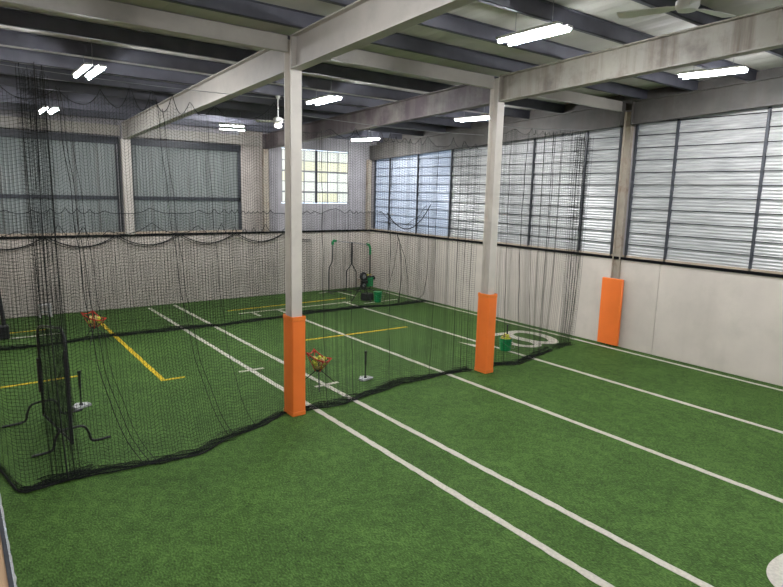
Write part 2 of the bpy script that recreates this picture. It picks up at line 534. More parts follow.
# ------------------------------------------------------------------ right wall: louvre windows
PITCHZ = 0.313
def slat_profile():
    pts = []
    n = 16
    for i in range(n+1):
        t = i/n
        z = t*(PITCHZ-0.012)
        x = -0.030*(1-t) + 0.007*math.sin(2*PI*t*4)
        pts.append((x, z))
    return pts
SP = slat_profile()
bays = [(20.60, 19.57), (19.57, 17.78), (17.78, 15.90), (15.90, 14.08), (14.08, 12.21), (12.21, 10.36), (10.36, 9.30),
        (8.86, 7.77), (7.77, 5.76), (5.76, 3.90)]
for bi, (ya, yb) in enumerate(bays):
    w = empty('window_%d' % (bi+1), (XR+0.09, (ya+yb)/2, HW+0.085))
    tag(w, None, None, None, 'structure')
    half = (ya-yb)/2
    top = zwall(yb)+0.22
    rows = int(math.ceil((top-HW-0.085)/PITCHZ))
    prof = SP
    hw = half-0.03
    vs = [(x, -hw, z) for x, z in prof]+[(x, hw, z) for x, z in prof]
    n = len(prof)
    fs = [(i, i+1, n+i+1, n+i) for i in range(n-1)]
    g = MB(); g.add(vs, fs)
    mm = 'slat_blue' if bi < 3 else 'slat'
    first = g.build('slat', mm, w, smooth=True)
    g2 = MB(); g2.box(-0.032, 0.012, -hw, hw, -0.0145, 0.001)
    bar0 = g2.build('glazing_bar', 'rail', w)
    bar0.location = (0, 0, 0)
    for r in range(1, rows):
        share('slat', first, w, (0, 0, r*PITCHZ))
        share('glazing_bar', bar0, w, (0, 0, r*PITCHZ))
    # upright bars: near side of each bay, both sides beside the wall column
    H = top-HW
    sides = [-half]
    if bi in (0, 7): sides.append(half)
    for s in sides:
        g = MB(); g.box(-0.07, 0.03, s-0.028, s+0.028, -0.05, H)
        g.build('mullion', 'dark_frame', w)
# solid sheet closing the wall behind the column
g = MB(); g.box(XR+0.06, XR+0.2, 8.86, 9.30, HW, 6.3)
g.build('column_backing', 'plaster', wr).location = (-XR, -9, 0)
g = MB(); g.box(XR+0.05, XR+0.2, 20.60, YB+0.2, HW, 6.32)
g.build('corner_pier', 'plaster', wr).location = (-XR, -9, 0)

# ------------------------------------------------------------------ back wall: corrugated translucent bays and paned window
def corrugated(x0, x1, z0, z1, parent, amp=0.018, lam=0.105):
    n = max(6, int((x1-x0)/lam*6))
    vs = []; fs = []
    for i in range(n+1):
        x = x0+(x1-x0)*i/n
        y = amp*math.sin(2*PI*x/lam)
        vs += [(x, y, z0), (x, y, z1)]
    for i in range(n):
        fs.append((2*i, 2*i+2, 2*i+3, 2*i+1))
    g = MB(); g.add(vs, fs)
    return g.build('corrugated_sheet', 'fibre', parent, smooth=True)

def back_bay(idx, xa, xb):
    w = empty('window_%d' % idx, ((xa+xb)/2, YB+0.10, HW+0.05)); tag(w, None, None, None, 'structure')
    cx = (xa+xb)/2
    n = int(round((xb-xa)/0.63))
    for i in range(n):
        a = xa+(xb-xa)*i/n-cx; b = xa+(xb-xa)*(i+1)/n-cx
        dy = 0.012*(i % 2)
        for z0, z1 in ((0.08, 1.16), (1.22, 2.95)):
            s = corrugated(a-0.03, b+0.03, z0-0.03, z1+0.03, w)
            s.location.y = dy
    g = MB(); g.box(xa-cx, xb-cx, -0.07, -0.02, 1.12, 1.24); g.build('girt', 'dark_frame', w)
    g = MB(); g.box(xa-cx, xb-cx, -0.09, -0.02, 2.88, 3.10); g.build('head_rail', 'dark_frame', w)
    g = MB(); g.box(xb-cx-0.12, xb-cx, -0.07, -0.02, 0, 2.9); g.build('jamb', 'dark_frame', w)
    g = MB(); g.box(xa-cx-0.1, xb-cx+0.2, 0.03, 0.12, 2.95, 3.85); g.build('head_panel', 'plaster', w)  # panel added to block sky light leaking over the header
    return w
back_bay(11, 0.05, 4.62)
back_bay(12, 4.98, 8.74)
back_bay(13, XL, -0.25)
for a_, b_ in ((-0.25, 0.05), (4.55, 5.05)):  # wall strips added to block light leaking beside the bays
    g = MB(); g.box(a_, b_, YB+0.14, YB+0.25, HW, 6.32); g.build('pier', 'plaster', wb).location = (-5, -YB, 0)
    g = MB(); g.box(a_, a_+0.02, YB+0.02, YB+0.14, HW, 6.32); g.build('pier_side', 'plaster', wb).location = (-5, -YB, 0)

w = empty('window_14', (11.9, YB+0.08, 3.53)); tag(w, None, None, None, 'structure')
X0, X1, Z0, Z1 = 10.36, 13.44, 0.02, 2.07
cols = []
half = (X1-X0)/2
for h in range(2):
    for c in range(3):
        a = X0+h*half+0.04+(half-0.08)*c/3; b = X0+h*half+0.04+(half-0.08)*(c+1)/3
        for r in range(5):
            z0 = Z0+0.03+(Z1-Z0-0.06)*r/5; z1 = Z0+0.03+(Z1-Z0-0.06)*(r+1)/5
            g = MB(); g.box(a-11.9+0.008, b-11.9-0.008, 0.02, 0.026, z0+0.008, z1-0.008)
            yel = (h, c, r) in ((0, 1, 3), (0, 1, 2), (0, 2, 3), (1, 0, 3), (1, 0, 0), (1, 1, 0), (1, 1, 3), (0, 0, 2), (1, 2, 3), (1, 0, 2))
            g.build('pane', 'pane_y' if yel else 'pane_w', w)
for h in range(3):
    x = X0+h*half-11.9
    g = MB(); g.box(x-0.045, x+0.045, -0.02, 0.05, Z0, Z1); g.build('mullion', 'plaster' if h != 1 else 'dark_frame', w)
for h in range(2):
    for c in (1, 2):
        x = X0+h*half+0.04+(half-0.08)*c/3-11.9
        g = MB(); g.box(x-0.014, x+0.014, 0.0, 0.04, Z0, Z1); g.build('muntin', 'grey_metal', w)
for r in range(6):
    z = Z0+0.03+(Z1-Z0-0.06)*r/5
    hh = 0.030 if r in (1, 3) else 0.014
    g = MB(); g.box(X0-11.9, X1-11.9, -0.005, 0.04, z-hh, z+hh); g.build('muntin', 'grey_metal', w)

# ------------------------------------------------------------------ ceiling
ce = empty('ceiling', (5.5, 9, 6.73)); tag(ce, None, None, None, 'structure')
def deck_sheet(x0, x1, dz):
    vs = []; fs = []
    n = 6
    for i in range(n+1):
        x = x0+(x1-x0)*i/n
        z = 0.015 if i % 3 == 1 else 0.0
        for y in (YN-0.2, YB+0.3):
            vs.append((x-5.5, y-9, zdeck(y)-6.73+z+dz))
    for i in range(n):
        fs.append((2*i, 2*i+1, 2*i+3, 2*i+2))
    for i in range(n+1):
        x = x0+(x1-x0)*i/n
        for y in (YN-0.2, YB+0.3):
            vs.append((x-5.5, y-9, zdeck(y)-6.73+dz+0.05))
    o_ = 2*(n+1)
    for i in range(n):
        fs.append((o_+2*i, o_+2*i+2, o_+2*i+3, o_+2*i+1))
    g = MB(); g.add(vs, fs)
    return g.build('roof_sheet', 'deck', ce)
nx = 20
for i in range(nx):
    a = XL-0.2+(XR+0.5-XL)*i/nx; b = XL-0.2+(XR+0.5-XL)*(i+1)/nx
    deck_sheet(a, b+0.02, 0.006*(i % 2))
PY0, PS, DP = 8.70, 1.275, 0.228
for k in range(-9, 10):
    y = PY0+PS*k
    if y > YB-0.2: continue
    a, b = XL-5.5, XR+0.1-5.5
    zt = zdeck(y)-6.73-0.002
    g = MB()
    g.box(a, b, y-9-0.005, y-9+0.005, zt-DP, zt)
    g.box(a, b, y-9-0.005, y-9+0.075, zt-DP, zt-DP+0.008)
    g.box(a, b, y-9-0.07, y-9+0.005, zt-0.008, zt)
    g.build('purlin', 'purlin', ce)

# ------------------------------------------------------------------ steel frame
def ibeam(name, xc, y0, y1, zb, depth, fwid, m_, label, tf=0.022, tw=0.014):
    e = empty(name, (xc, y0, zb(y0)))
    off = lambda f: (lambda y: f(y+y0)-zb(y0))
    L = y1-y0
    f0 = off(zb)
    g = MB(); g.sheared(-fwid/2, fwid/2, 0, L, f0, lambda y: f0(y)+tf); g.build('bottom_flange', m_, e)
    g = MB(); g.sheared(-fwid/2, fwid/2, 0, L, lambda y: f0(y)+depth-tf, lambda y: f0(y)+depth); g.build('top_flange', m_, e)
    g = MB(); g.sheared(-tw/2, tw/2, 0, L, lambda y: f0(y)+tf, lambda y: f0(y)+depth-tf); g.build('web', m_, e)
    # end plate with bolts
    g = MB(); g.sheared(-fwid/2, fwid/2, 0, 0.02, f0, lambda y: f0(y)+depth)
    g.sheared(-fwid/2, fwid/2, L-0.02, L, f0, lambda y: f0(y)+depth)
    ep = g.build('end_plate', m_, e)
    tag(e, label, 'beam')
    return e
ibeam('steel_beam', 4.80, 9.36, 20.72, zbeam, 0.525, 0.20, 'cream_shaded', 'clean cream I-beam between the orange padded post by the caddy and the back wall')
ibeam('steel_beam', 4.80, -3.4, 9.10, zbeam, 0.525, 0.20, 'cream_shaded', 'cream I-beam running off from the bolted post head over open turf')
ibeam('steel_beam', 9.63, 9.31, 20.72, zbeam, 0.525, 0.20, 'peeling_steel', 'maroon peeling I-beam ending beside the paned window at the back wall')
ibeam('steel_beam', 9.63, -3.4, 9.05, zbeam, 0.525, 0.20, 'dirty_steel', 'stained I-beam over open turf with the white fan beside it')
ibeam('steel_beam', 14.40, 9.22, 20.72, zwall, 0.58, 0.20, 'grimy_shaded_steel', 'stained beam along the louvre wall between the rusty post and the back corner')
ibeam('steel_beam', 14.40, -3.4, 8.92, zwall, 0.58, 0.20, 'grimy_shaded_steel', 'stained beam over the tall louvres on the bare concrete side of the rusty post')
# header along the back wall
for a, b, lab in ((0.05, 4.66, 'pale header beam over corrugated bay with the gathered net'), (4.96, 9.52, 'pale header beam over corrugated bay next to the paned window'),
                  (XL, -0.25, 'pale header beam over the corrugated bay beyond the back corner pier')):
    e = empty('header_beam', ((a+b)/2, YB-0.03, 5.62)); L = (b-a)/2
    g = MB(); g.box(-L, L, -0.02, 0.0, 0, 0.30); g.build('web', 'cream_shaded', e)
    g = MB(); g.box(-L, L, -0.10, 0.0, -0.012, 0.0); g.box(-L, L, -0.10, 0.0, 0.30, 0.312); g.build('flange', 'cream_shaded', e)
    tag(e, lab, 'beam')

for a, b, lab in ((-0.10, 4.69, 'pale channel strut meeting the post by the caddy over the gathered net'), (4.91, 9.52, 'pale channel strut spanning between the two padded free-standing posts'),
                  (9.74, 14.30, 'pale channel strut between the green bucket post and the louvre wall')):
    e = empty('channel_strut', ((a+b)/2, 9.2, 6.25)); L = (b-a)/2
    g = MB(); g.box(-L, L, -0.006, 0.006, 0, 0.232); g.build('web', 'cream_shaded', e)
    g = MB(); g.box(-L, L, -0.03, 0.07, -0.010, 0.0); g.build('bottom_flange', 'cream_shaded', e)
    g = MB(); g.box(-L, L, -0.006, 0.07, 0.232, 0.242); g.build('top_flange', 'cream_shaded', e)
    tag(e, lab, 'beam')

def hcolumn(name, x, y, z0, z1, wx, dy, m_, label, web_m=None, tf=0.018):
    e = empty(name, (x, y, z0))
    H = z1-z0
    g = MB(); g.box(-wx/2, wx/2, -dy/2, -dy/2+tf, 0, H); g.build('flange', m_, e)
    g = MB(); g.box(-wx/2, wx/2, dy/2-tf, dy/2, 0, H); g.build('flange', m_, e)
    g = MB(); g.box(-0.008, 0.008, -dy/2+tf, dy/2-tf, 0, H); g.build('web', web_m or m_, e)
    tag(e, label, 'column')
    return e
def bolts(e, wx, dy, z0, n, m_='cream_steel'):
    for i in range(n):
        for s in (-1, 1):
            g = MB(); g.lathe([(0.014, 0), (0.014, 0.010), (0.008, 0.014)], s*wx*0.3, 0, 0, 6, 'y')
            b = g.build('bolt', m_, e); b.location = (0, -dy/2-0.0135, z0+0.085*i)
c1 = hcolumn('steel_column', 4.80, 9.23, 0, 6.47, 0.20, 0.24, 'cream_steel', 'cream H-section steel post in orange pad beside the ball caddy')
c2 = hcolumn('steel_column', 9.63, 9.18, 0, 6.47, 0.20, 0.24, 'cream_steel', 'cream H-section steel post in orange pad near the green ball bucket')
bolts(c1, 0.2, 0.24, 6.03, 5); bolts(c2, 0.2, 0.24, 6.03, 5)
c3 = hcolumn('wall_column', 14.505, 9.07, 0, 6.25, 0.17, 0.22, 'rust_steel', 'rusty tan steel post against the louvre wall behind the flat orange pad')
hcolumn('wall_column', 4.80, YB-0.10, HW+0.05, 5.52, 0.27, 0.16, 'cream_steel', 'pale steel post on the back wall rail under the clean cream beam')
hcolumn('wall_column', 9.63, YB-0.12, HW+0.05, 5.52, 0.20, 0.16, 'rust_steel', 'rusty post on the back wall rail left of the paned window')
hcolumn('wall_column', 14.30, YB-0.12, HW+0.05, 5.36, 0.18, 0.16, 'rust_steel', 'rusty corner post between the paned window and bluish louvres')

def wrap_pad(x, y, wx, wy, h, label):
    e = empty('column_pad', (x, y, 0.0))
    def ringprism(ox, oy, ix, iy, z0, z1, b):
        def rr(wx_, wy_, z, r):
            out = []
            for sx, sy, a0 in ((1, 1, 0), (-1, 1, 1), (-1, -1, 2), (1, -1, 3)):
                for q in range(5):
                    a = (a0+q/4)*PI/2
                    out.append((sx*(wx_/2-r)+r*math.cos(a), sy*(wy_/2-r)+r*math.sin(a), z))
            return out
        rings = [rr(ix, iy, z0, 0.005), rr(ox-2*b, oy-2*b, z0, 0.02), rr(ox, oy, z0+b, 0.028), rr(ox, oy, z1-b, 0.028), rr(ox-2*b, oy-2*b, z1, 0.02), rr(ix, iy, z1-0.01, 0.005)]
        n = 20
        vs = sum(rings, []); fs = []
        for r in range(len(rings)-1):
            for i in range(n):
                j = (i+1) % n
                fs.append((r*n+i, r*n+j, (r+1)*n+j, (r+1)*n+i))
        return MB().add(vs, fs)
    ringprism(wx, wy, 0.205, 0.245, 0.015, h, 0.012).build('foam_wrap', 'orange', e, smooth=True)
    ringprism(wx+0.012, wy+0.012, wx-0.01, wy-0.01, h-0.075, h+0.012, 0.006).build('top_hem', 'orange_hem', e, smooth=True)
    ringprism(wx+0.010, wy+0.010, wx-0.01, wy-0.01, 0.004, 0.085, 0.006).build('bottom_hem', 'orange_hem', e, smooth=True)
    tag(e, label, 'pad')
wrap_pad(4.81, 9.23, 0.265, 0.36, 1.82, 'orange vinyl pad wrapped round the post beside the ball caddy')
wrap_pad(9.645, 9.18, 0.265, 0.36, 1.82, 'orange vinyl pad wrapped round the post near the green ball bucket')

e = empty('wall_pad', (14.365, 9.06, 0.04))
g = MB(); g.box(-0.045, 0.035, -0.315, 0.315, 0, 1.83, 0.014); g.build('foam_panel', 'orange', e, smooth=True)
for z_ in (0.03, 1.785):
    g = MB(); g.box(-0.049, -0.043, -0.300, 0.300, z_, z_+0.015); g.build('stitch_seam', 'orange_hem', e)
g = MB(); g.box(0.035, 0.045, -0.30, 0.30, 0.01, 1.82); g.build('backing_board', 'plywood', e)
tag(e, 'flat orange wall pad standing in front of the rusty post', 'pad')

# ------------------------------------------------------------------ lamps
def fixture(x, y, z, rz, label, length=1.22, tilt=0.0):
    e = empty('ceiling_light', (x, y, z), rz)
    e.rotation_euler[1] = tilt
    L = length/2
    for s in (-1, 1):
        g = MB(); g.box(s*0.115-0.065, s*0.115+0.065, -L, L, 0.026, 0.065, 0.006); g.build('housing', 'white_paint', e)
        g = MB(); g.tube([(s*0.115, -L+0.02, 0.006), (s*0.115, L-0.02, 0.006)], 0.026, 10)
        g.build('lamp_tube', 'tube', e, smooth=True)
        g = MB(); g.box(-0.16, 0.16, s*L*0.6-0.015, s*L*0.6+0.015, 0.068, 0.078); g.build('cross_bracket', 'grey_metal', e)
        zt = max(0.1, zdeck(y)-z-0.02)
        g = MB(); g.tube([(0, s*L*0.6, 0.07), (0, s*L*0.6, zt)], 0.005, 5); g.build('hanger', 'grey_metal', e)
    tag(e, label, 'light', 'twin tube lamps under the roof')
FX = [
    (7.07, 6.10, 6.31, 0.0, 'lit twin tube lamp over open turf between the cream and stained beams', 1.14),
    (12.0, 5.85, 6.41, 0.14, 'lit twin tube lamp between the stained beam and tall louvres', 1.16),
    (7.18, 12.3, 6.06, -0.05, 'lit twin tube lamp between the cream and maroon beams, behind the front net', 1.22),
    (2.31, 12.47, 6.05, 0.0, 'lit twin tube lamp over the yellow L line, larger of the two in its bay', 1.3),
    (12.1, 12.4, 6.11, 0.14, 'lit twin tube lamp beside the head of the post near the green bucket', 1.16),
    (12.5, 18.4, 5.91, 0.2, 'lit twin tube lamp above the paned window corner', 1.16),
    (7.15, 17.7, 5.85, 1.30, 'lit lamp hanging askew in front of the tan pier by the paned window', 0.75, -0.55),
    (2.28, 17.6, 5.84, 0.0, 'lit twin tube lamp near the corrugated wall above the gathered net', 1.2),
    (2.1, 6.0, 6.24, 0.0, 'lit twin tube lamp over the near turf on the plywood side'),
    (2.1, 0.0, 6.45, 0.0, 'lit twin tube lamp at the rear end of the hall on the plywood side'),
    (6.9, 0.0, 6.45, 0.0, 'lit twin tube lamp at the rear end of the hall, middle bay'),
    (11.6, 0.0, 6.45, 0.0, 'lit twin tube lamp at the rear end of the hall, louvre side'),
]
for f in FX: fixture(*f)

# ------------------------------------------------------------------ ceiling fans
def fan(x, y, zh, rz, label, blades=3, R=0.68, light=False):
    e = empty('ceiling_fan', (x, y, zh), rz)
    zt = zdeck(y)-zh-(0.0 if not light else 0.232)
    g = MB(); g.tube([(0, 0, 0.05), (0, 0, zt)], 0.012, 8); g.build('downrod', 'white_paint', e, smooth=True)
    g = MB(); g.lathe([(0.012, -0.10), (0.055, -0.04), (0.065, -0.003)], 0, 0, zt, 16); g.build('canopy', 'white_paint', e, smooth=True)
    g = MB(); g.lathe([(0.03, -0.085), (0.10, -0.07), (0.125, -0.03), (0.125, 0.03), (0.09, 0.06), (0.025, 0.08)], 0, 0, 0, 20); g.build('motor', 'white_paint', e, smooth=True)
    for k in range(blades):
        a = 2*PI*k/blades
        g = MB()
        vs = []
        secs = [(0.11, 0.025), (0.16, 0.03), (0.20, 0.06), (R*0.7, 0.085), (R-0.02, 0.09), (R, 0.075)]
        for (r, hw) in secs:
            for s, zz in ((-1, -0.012), (1, 0.012)):
                vs.append((r, s*hw, zz-0.03)); vs.append((r, s*hw, zz-0.022))
        fs = []
        for i in range(len(secs)-1):
            o_ = 4*i
            fs += [(o_, o_+2, o_+6, o_+4), (o_+1, o_+5, o_+7, o_+3), (o_, o_+4, o_+5, o_+1), (o_+2, o_+3, o_+7, o_+6)]
        fs += [(0, 1, 3, 2), (len(vs)-4, len(vs)-2, len(vs)-1, len(vs)-3)]
        g.add(vs, fs)
        b = g.build('blade', 'white_paint', e); b.rotation_euler[2] = a
    if light:
        g = MB(); g.lathe([(0.02, -0.19), (0.08, -0.17), (0.10, -0.12), (0.06, -0.085)], 0, 0, 0, 16); g.build('light_bowl', 'bulb', e, smooth=True)
    tag(e, label, 'fan')
fan(6.78, 3.66, 6.15, -0.18, 'white three-bladed ceiling fan beside the stained beam over open turf', R=0.74)
fan(6.78, 13.83, 5.72, 0.35, 'small white ceiling fan with a light bowl hanging behind the cream beam', light=True, R=0.55)

# ------------------------------------------------------------------ nets
def tri(p):
    p = p-np.floor(p)
    return 4*np.abs(p-0.5)-1

def tubes_np(polys, offs):
    """polys: list of (n,3) arrays, offs: (3,3) triangle offsets -> verts, quads"""
    V = []; Q = []
    b = 0
    for P in polys:
        n = len(P)
        if n < 2: continue
        V.append((P[:, None, :]+offs[None, :, :]).reshape(-1, 3))
        i = np.arange(n-1)[:, None]*3
        for q in range(3):
            q2 = (q+1) % 3
            Q.append(np.concatenate([b+i+q, b+i+q2, b+i+3+q2, b+i+3+q], 1))
        b += 3*n
    return np.concatenate(V), np.concatenate(Q)

def mesh_np(name, parts, material, parent):
    Vs = []; Qs = []; b = 0
    for V, Q in parts:
        Vs.append(V); Qs.append(Q+b); b += len(V)
    V = np.concatenate(Vs); Q = np.concatenate(Qs)
    me = bpy.data.meshes.new(name)
    me.vertices.add(len(V)); me.vertices.foreach_set('co', V.astype(np.float32).ravel())
    me.loops.add(Q.size); me.loops.foreach_set('vertex_index', Q.astype(np.int32).ravel())
    me.polygons.add(len(Q))
    me.polygons.foreach_set('loop_start', np.arange(0, Q.size, 4, dtype=np.int32))
    me.update(calc_edges=True)
    me.materials.append(M[material])
    o = bpy.data.objects.new(name, me)
    COL.objects.link(o); o.parent = parent
    return o

def offs(plane, r):
    a = np.array([PI/2, PI/2+2*PI/3, PI/2+4*PI/3])
    c, s = r*np.cos(a), r*np.sin(a); z = np.zeros(3)
    return np.stack({'xy': (c, s, z), 'yz': (z, c, s), 'xz': (c, z, s)}[plane], 1)

def netting(name, parent, u0, u1, pos, ztop, pitch, r, zig, lam, seed, zmin=0.03, nz=44, material='net'):
    """real knotted mesh: upright and level strands over the surface pos(u, z)"""
    rs = np.random.RandomState(seed)
    us = np.arange(u0, u1+1e-6, pitch)
    ph = us/lam + 0.6*np.sin(us*1.7+seed) + 0.25*np.sin(us*4.1+2*seed)
    zz = zig*tri(ph)*(0.75+0.35*np.sin(us*2.3+seed))
    verts = []
    for i, u in enumerate(us):
        zt = float(ztop(u))
        z = np.linspace(zmin, zt, nz)
        verts.append(pos(np.full(nz, u), z))
    parts = [tubes_np(verts, offs('xy', r))]
    lev = []
    zmax = max(float(ztop(u)) for u in us)
    ZT = np.array([float(ztop(u)) for u in us])
    k = 0
    z0 = zmin
    while z0 < zmax+zig:
        zr = z0+zz*min(1.0, z0/0.6)
        ok = (zr < ZT) & (zr > 0.015)
        P = pos(us, zr)
        idx = np.where(ok)[0]
        if len(idx) > 1:
            cuts = np.where(np.diff(idx) > 1)[0]
            for seg in np.split(idx, cuts+1):
                if len(seg) > 1: lev.append(P[seg])
        z0 += pitch
    parts.append(tubes_np(lev, offs('yz', r)))
    return mesh_np(name, parts, material, parent)

def heap(name, parent, x0, x1, yb, seed, width=0.32, hgt=0.10, pitch=0.045, r=0.004):
    """spare netting lying crumpled along the foot of a net"""
    rs = np.random.RandomState(seed)
    A = rs.uniform(0, 6.28, 12)
    def pos(x, w):
        lump = 0.55+0.45*np.sin(x*2.1+A[0])*np.sin(x*0.9+A[1])
        y = yb(x)+(w-0.25)*width*lump + 0.05*np.sin(x*7+w*9+A[2])+0.03*np.sin(x*17+A[3]+w*5)
        z = 0.012+hgt*lump*np.abs(np.sin(w*7+x*3.3+A[4]))*(0.4+0.6*np.abs(np.sin(x*5.3+A[5]+w*3)))
        xx = x+0.03*np.sin(w*11+x*9+A[6])
        return np.stack([xx, y, z], 1)
    xs = np.arange(x0, x1, pitch)
    ws = np.linspace(0, 1, 16)
    a = [pos(np.full(len(ws), x), ws) for x in xs]
    b = [pos(xs, np.full(len(xs), w)) for w in ws]
    return mesh_np(name, [tubes_np(a, offs('xy', r)), tubes_np(b, offs('yz', r))], 'net', parent)

def cord_line(name, parent, pts, r=0.006, material='cord', n=5):
    g = MB(); g.tube(pts, r, n); return g.build(name, material, parent)

fx = np.array([0.28, 0.36, 0.44, 0.50, 0.94, 1.44, 2.08, 2.80, 3.30, 3.78, 4.60, 5.06, 5.79, 6.5, 7.41, 8.55, 9.6, 10.19, 10.77, 11.5, 12.26, 12.9, 13.51])
fy = np.array([9.75, 9.35, 8.80, 8.62, 8.63, 8.66, 8.55, 8.50, 8.76, 8.90, 9.28, 9.20, 9.14, 9.28, 9.47, 9.48, 9.40, 9.36, 9.14, 9.3, 9.52, 9.56, 9.62])
yfoot = lambda x: np.interp(x, fx, fy)
YT = 9.42
def front_pos(amp, lam, seed):
    def pos(u, z):
        t = np.clip(1-z/5.3, 0, 1)
        y = YT+(yfoot(u)-YT)*t**2.6
        ph = u/lam+0.5*np.sin(u*1.9+seed)+0.3*np.sin(u*3.7+seed*2)
        y = y+amp*tri(ph)*(0.4+0.6*np.sin(z*0.35+u*0.8)**2)
        x = u+0.03*np.sin(z*0.9+u*3)*t
        return np.stack([x, y, z], -1)
    return pos
def scallop(z_hi, z_lo, lam, ph=0.0, drift=0.0):
    def f(u):
        w = lam*(1+0.25*math.sin(u*1.3+ph))
        t = (u+ph)/w
        t = t-math.floor(t)
        return z_lo+(z_hi-z_lo)*(2*t-1)**2*(0.75+0.25*math.sin(u*3.1+ph)) + drift*u
    return f

def front_net(x0, x1, ztop, label, seed, folds=(), hw_=0.30, hh_=0.09, sweep=0.0):
    e = empty('batting_net', ((x0+x1)/2, YT, 0.0)); e.location = (0, 0, 0)
    pos = front_pos(0.055, 0.34, seed)
    netting('netting', e, x0, x1, pos, ztop, 0.047, 0.0026, 0.060, 0.24, seed)
    xs = np.arange(x0, x1+0.001, 0.03)
    cord_line('top_cord', e, [tuple(pos(np.array([x]), np.array([ztop(x)]))[0]) for x in xs], 0.006)
    heap('floor_heap', e, x0, x1, lambda x: yfoot(x)-0.02, seed+5, hw_, hh_, 0.05, 0.0025)
    heap('floor_heap', e, x0, x1, lambda x: yfoot(x)+0.05, seed+9, hw_*0.8, hh_*0.8, 0.065, 0.0025)
    cord_line('foot_rope', e, [(x, float(yfoot(x))-0.03+0.03*math.sin(x*5+seed), 0.02) for x in np.arange(x0, x1, 0.08)], 0.010)
    for (xa, xb, rr) in folds:
        zt = ztop(xa)
        pts = []
        for i in range(30):
            z = zt*(1-i/29.0)+0.03
            x = min(x1-0.05, xa+(xb-xa)*(i/29.0)+sweep*(i/29.0)**7)
            p = pos(np.array([x]), np.array([z]))[0]
            pts.append((p[0]+0.012*math.sin(i*1.1), p[1]-0.05, p[2]))
        cord_line('fold_rope', e, pts, rr)
    tag(e, label, 'net', 'black batting cage nets on the post line')
    return e, pos

zt1 = scallop(5.46, 5.12, 0.62, 0.2)
zt2 = scallop(5.22, 4.98, 0.70, 0.5)
zt3 = lambda u: scallop(5.62, 5.42, 0.45, 0.1)(u)+0.05*(u-11)
n1, pos1 = front_net(0.29, 4.66, zt1, 'black net with a thick gathered bundle, between the plywood edge and caddy post', 3,
                     folds=((1.32, 1.62, 0.006), (1.36, 1.70, 0.005), (1.45, 1.78, 0.004), (2.62, 3.02, 0.005), (2.70, 3.12, 0.005), (3.38, 3.55, 0.004)), hw_=0.22, hh_=0.06, sweep=0.4)
n2, pos2 = front_net(4.94, 9.48, zt2, 'black net filling the bay between the two padded free-standing posts', 8,
                     folds=((5.42, 5.44, 0.005), (6.0, 6.05, 0.004), (7.0, 7.02, 0.005), (8.2, 8.22, 0.004)))
n3, pos3 = front_net(9.80, 12.6, zt3, 'black net between the green bucket post and louvre wall, end drawn into pleats', 13,
                     folds=((10.35, 10.37, 0.006), (10.9, 10.75, 0.008), (11.25, 11.3, 0.005), (11.9, 11.85, 0.006)))
# gathered end of the far net by the wall
def gathered(e, xa, xb, xa2, xb2, U, amp, zt, ybase, seed, nrope, r=0.0032):
    rs = np.random.RandomState(seed)
    def pos(u, z):
        t = u/U
        q = np.clip(1-z/zt, 0, 1)
        x = (xa+(xb-xa)*t)*(1-q)+(xa2+(xb2-xa2)*t)*q + 0.03*np.sin(u*23+z*0.7)
        y = ybase(x)*q**3+YT*(1-q**3)+amp*np.sin(2*PI*u/0.26+0.3*np.sin(z*1.3))-0.03
        return np.stack([x, y, z], -1)
    netting('gathered_netting', e, 0, U, pos, lambda u: zt-0.12*abs(math.sin(u*6)), 0.062, r, 0.03, 0.3, seed)
    for k in range(nrope):
        u = U*(k+0.5)/nrope
        pts = [tuple(pos(np.array([u]), np.array([zt*(1-i/24)+0.03]))[0]) for i in range(25)]
        cord_line('fold_rope', e, pts, rs.uniform(0.004, 0.008))
    heap('floor_heap', e, min(xa2, xb2)-0.12, max(xa2, xb2)+0.15, ybase, seed+2, 0.35, 0.10, 0.05, 0.003)
gathered(n3, 12.62, 13.36, 12.75, 13.42, 1.5, 0.06, 5.62, lambda x: yfoot(x), 21, 6)
gathered(n1, 0.90, 1.22, 0.84, 1.24, 1.9, 0.11, 5.55, lambda x: yfoot(x)+0.08, 31, 3, 0.0024)
# net running back along the turf edge
e = empty('batting_net', (0, 0, 0))
def side_pos(u, z):
    t = np.clip(1-z/5.3, 0, 1)
    x = 0.34+0.05*tri(u/0.36+0.4*np.sin(u*2))-0.02*t
    return np.stack([x, u, z], -1)
netting('netting', e, 10.0, 16.3, side_pos, scallop(5.3, 5.05, 0.7), 0.085, 0.003, 0.05, 0.35, 41)
cord_line('foot_rope', e, [(0.34, y, 0.02) for y in np.arange(10.0, 16.3, 0.2)], 0.012)
tag(e, 'black net running back along the plywood edge of the turf', 'net')

# steel cables that carry the front nets
for n_, a, b, za, zb_ in ((n1, -0.2, 4.69, 5.55, 5.52), (n2, 4.91, 9.52, 5.30, 5.30), (n3, 9.74, 14.25, 5.52, 5.80)):
    cord_line('carrier_cable', n_, [(a+(b-a)*i/12, YT, za+(zb_-za)*i/12-0.05*math.sin(PI*i/12)) for i in range(13)], 0.005, 'grey_metal')

